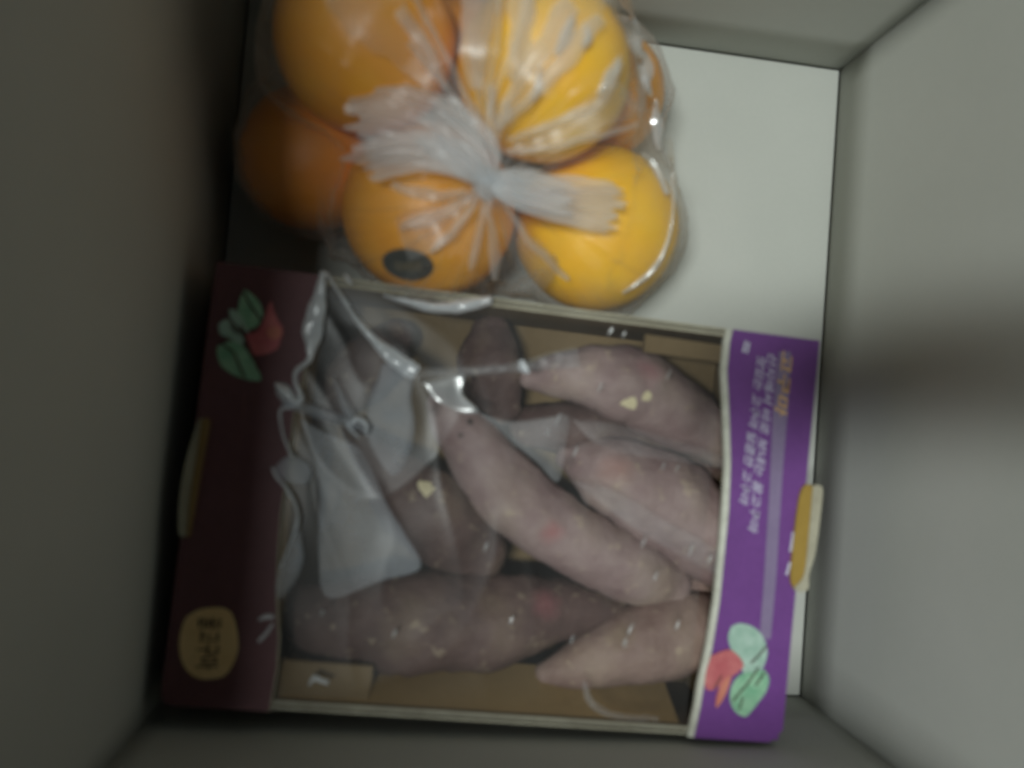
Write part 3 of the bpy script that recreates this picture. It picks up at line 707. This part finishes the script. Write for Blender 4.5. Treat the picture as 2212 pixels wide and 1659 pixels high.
def fold_sheen(pts, mat='fold', crown=0.003, z=0.0715, seed=0, n=10, wob=1.0):
    """raised crease of doubled film: (u, v, width) along its middle"""
    cl = catmull([(*tl(u, v, z), w * (H - z) / 1659) for u, v, w in pts], n); m = len(cl); nw = 10
    vs, fs = [], []
    for i, (x, y, zz, w) in enumerate(cl):
        a = Vector(cl[max(0, i-1)][:3]); b = Vector(cl[min(m-1, i+1)][:3]); d_ = (b - a); d_.z = 0; d_.normalize()
        sd = Vector((-d_.y, d_.x, 0))
        for j in range(nw + 1):
            t = j / nw * 2 - 1
            wv = 1 + 0.25 * wob * noise.noise(Vector((x * 150, y * 150, seed)))
            h = crown * (1 - t*t) + 0.0012 * wob * noise.noise(Vector((x * 220, y * 220, t * 0.8 + seed)))
            vs.append(Vector((x, y, zz + h)) + sd * t * w * 0.5 * wv)
    for i in range(m - 1):
        for j in range(nw):
            k = i * (nw + 1) + j; fs.append((k, k+1, k+nw+2, k+nw+1))
    return mesh('film_fold', vs, fs, M[mat], film, True)
def patch(uv, mat='sheen', z=0.0685, amp=0.0015, seed=0):
    """slack area of doubled film, an outline filled with a wrinkled sheet"""
    P = catmull([(u, v) for u, v in uv] + [uv[0]], 6)[:-1]
    cu = sum(p[0] for p in P) / len(P); cv = sum(p[1] for p in P) / len(P); R = 8; vs = []; fs = []; n = len(P)
    for k in range(R + 1):
        for (u, v) in P:
            q = tl(cu + (u - cu) * k / R, cv + (v - cv) * k / R, z)
            q.z += amp * noise.noise(Vector((q.x * 60, q.y * 45, seed))) * 2 - 0.0006 * (k == R)
            vs.append(q)
    for k in range(R):
        for j in range(n):
            fs.append((k*n + j, k*n + (j+1) % n, (k+1)*n + (j+1) % n, (k+1)*n + j))
    bm = bmesh.new(); me = bpy.data.meshes.new('film_fold'); me.from_pydata([tuple(v) for v in vs], [], fs); bm.from_mesh(me)
    bmesh.ops.remove_doubles(bm, verts=bm.verts[:], dist=1e-5)
    for f in bm.faces:
        f.normal_update()
    bmesh.ops.recalc_face_normals(bm, faces=bm.faces[:])
    bm.to_mesh(me); bm.free()
    return link('film_fold', me, M[mat], film, True)
fold_sheen([(698, 586, 9), (690, 640, 28), (677, 700, 42), (673, 745, 24), (667, 778, 12), (641, 800, 12), (638, 824, 10), (648, 850, 10), (653, 868, 10)], seed=1, crown=0.0015)
fold_sheen([(597, 828, 10), (610, 842, 26), (628, 862, 24), (648, 872, 14)], seed=2)
fold_sheen([(650, 872, 10), (622, 880, 9), (606, 888, 7), (610, 930, 5), (622, 965, 6), (632, 986, 8)], seed=3, crown=0.002)
patch([(590, 1012), (612, 990), (634, 984), (660, 998), (672, 1018), (664, 1045), (640, 1046), (612, 1036)], 'sheen', 0.0725, 0.0006, 3)
fold_sheen([(588, 1010, 5), (598, 1030, 8), (622, 1060, 8), (640, 1095, 7), (642, 1130, 7), (628, 1170, 5), (606, 1228, 4)], seed=4, crown=0.002)
patch([(640, 1110), (652, 1170), (655, 1215), (636, 1262), (604, 1296), (594, 1270), (604, 1225), (626, 1165)], 'sheen', 0.0715, 0.0006, 5)
fold_sheen([(706, 590, 5), (737, 638, 8), (767, 685, 11), (797, 722, 17), (826, 752, 25), (862, 782, 36), (900, 806, 34)], 'fold', 0.0012, 0.0705, 6)
fold_sheen([(896, 810, 30), (960, 806, 24), (1040, 800, 20), (1118, 793, 22), (1190, 780, 38), (1250, 772, 46)], 'veil', 0.0008, 0.0703, 61, 10, 0.5)
patch([(1022, 886), (1060, 900), (1110, 910), (1180, 902), (1228, 900), (1222, 960), (1206, 1040), (1160, 1000), (1105, 955), (1060, 915)], 'veil', 0.0690, 0.0006, 62)
patch([(1235, 905), (1330, 915), (1440, 945), (1560, 985), (1566, 1010), (1480, 1000), (1380, 985), (1290, 960)], 'thin_veil', 0.0692, 0.0006, 63)
patch([(1240, 1040), (1330, 1060), (1430, 1120), (1550, 1190), (1552, 1240), (1450, 1190), (1340, 1120)], 'thin_veil', 0.0690, 0.0006, 64)
patch([(826, 785), (862, 792), (892, 812), (888, 860), (896, 920), (884, 985), (850, 1026), (812, 985), (792, 930), (796, 866), (812, 826)], 'sheen', 0.0690, 0.0006, 7)
patch([(912, 826), (965, 815), (1004, 810), (1000, 850), (1034, 888), (1000, 892), (962, 876), (936, 860)], 'glint', 0.0735, 0.0020, 8)
patch([(650, 905), (700, 935), (760, 958), (790, 990), (836, 1090), (872, 1150), (908, 1226), (820, 1256), (708, 1292), (688, 1200), (690, 1080), (682, 1000)], 'sheen', 0.0660, 0.0006, 9)
fold_sheen([(828, 638, 5), (880, 652, 14), (940, 664, 22), (1000, 660, 26), (1060, 648, 20)], 'fold', 0.0025, 0.0725, 10)
fold_sheen([(610, 870, 14), (670, 885, 24), (730, 905, 24), (770, 925, 12)], 'sheen', 0.003, 0.0715, 11)
fold_sheen([(722, 815, 5), (742, 865, 16), (760, 900, 18), (788, 932, 10)], 'sheen', 0.003, 0.0720, 12)
fold_sheen([(752, 922, 6), (772, 905, 12), (792, 918, 10), (790, 940, 6)], 'fold', 0.003, 0.0735, 13)
fold_sheen([(748, 905, 5), (756, 925, 9), (776, 944, 6)], 'fold', 0.003, 0.0735, 14)
fold_sheen([(1262, 1470, 8), (1270, 1505, 16), (1290, 1528, 16), (1330, 1545, 12), (1420, 1552, 9)], 'veil', 0.002, 0.0700, 15)
fold_sheen([(668, 1478, 5), (680, 1464, 12), (694, 1470, 10), (710, 1474, 9)], 'fold', 0.002, 0.0700, 16)
fold_sheen([(560, 1338, 6), (575, 1332, 10), (592, 1332, 7)], 'fold', 0.0015, 0.0712, 17)
fold_sheen([(560, 1384, 8), (574, 1370, 9), (590, 1346, 5)], 'fold', 0.0015, 0.0712, 18)
fold_sheen([(1125, 778, 12), (1133, 795, 22), (1142, 806, 10)], 'fold', 0.003, 0.0725, 19)
fold_sheen([(745, 592, 5), (752, 604, 10), (762, 614, 5)], 'fold', 0.0015, 0.0712, 20)

for k, (u, v, L_, w_) in enumerate([(1318, 716, 20, 8), (1348, 722, 14, 7), (1206, 905, 26, 6), (1184, 932, 16, 5), (1243, 975, 22, 7), (1432, 1006, 18, 4), (1462, 1012, 14, 4), (1416, 1244, 20, 6), (1492, 1188, 22, 5), (1362, 1358, 26, 8), (1350, 1386, 18, 9), (1532, 1208, 18, 5), (1104, 1340, 16, 6), (1296, 838, 20, 4), (1444, 810, 22, 4), (1050, 1180, 24, 6), (852, 1368, 20, 8), (696, 1322, 16, 10), (1462, 1350, 18, 5), (1236, 1380, 18, 4), (1390, 1170, 22, 4)]):
    fold_sheen([(u - L_ * 0.22, v + L_ * 0.5, 2), (u, v, w_), (u + L_ * 0.22, v - L_ * 0.5, 2)], 'glint', 0.0012, 0.0690, 100 + k, 4)  # small highlights over the potatoes, painted as bright strips
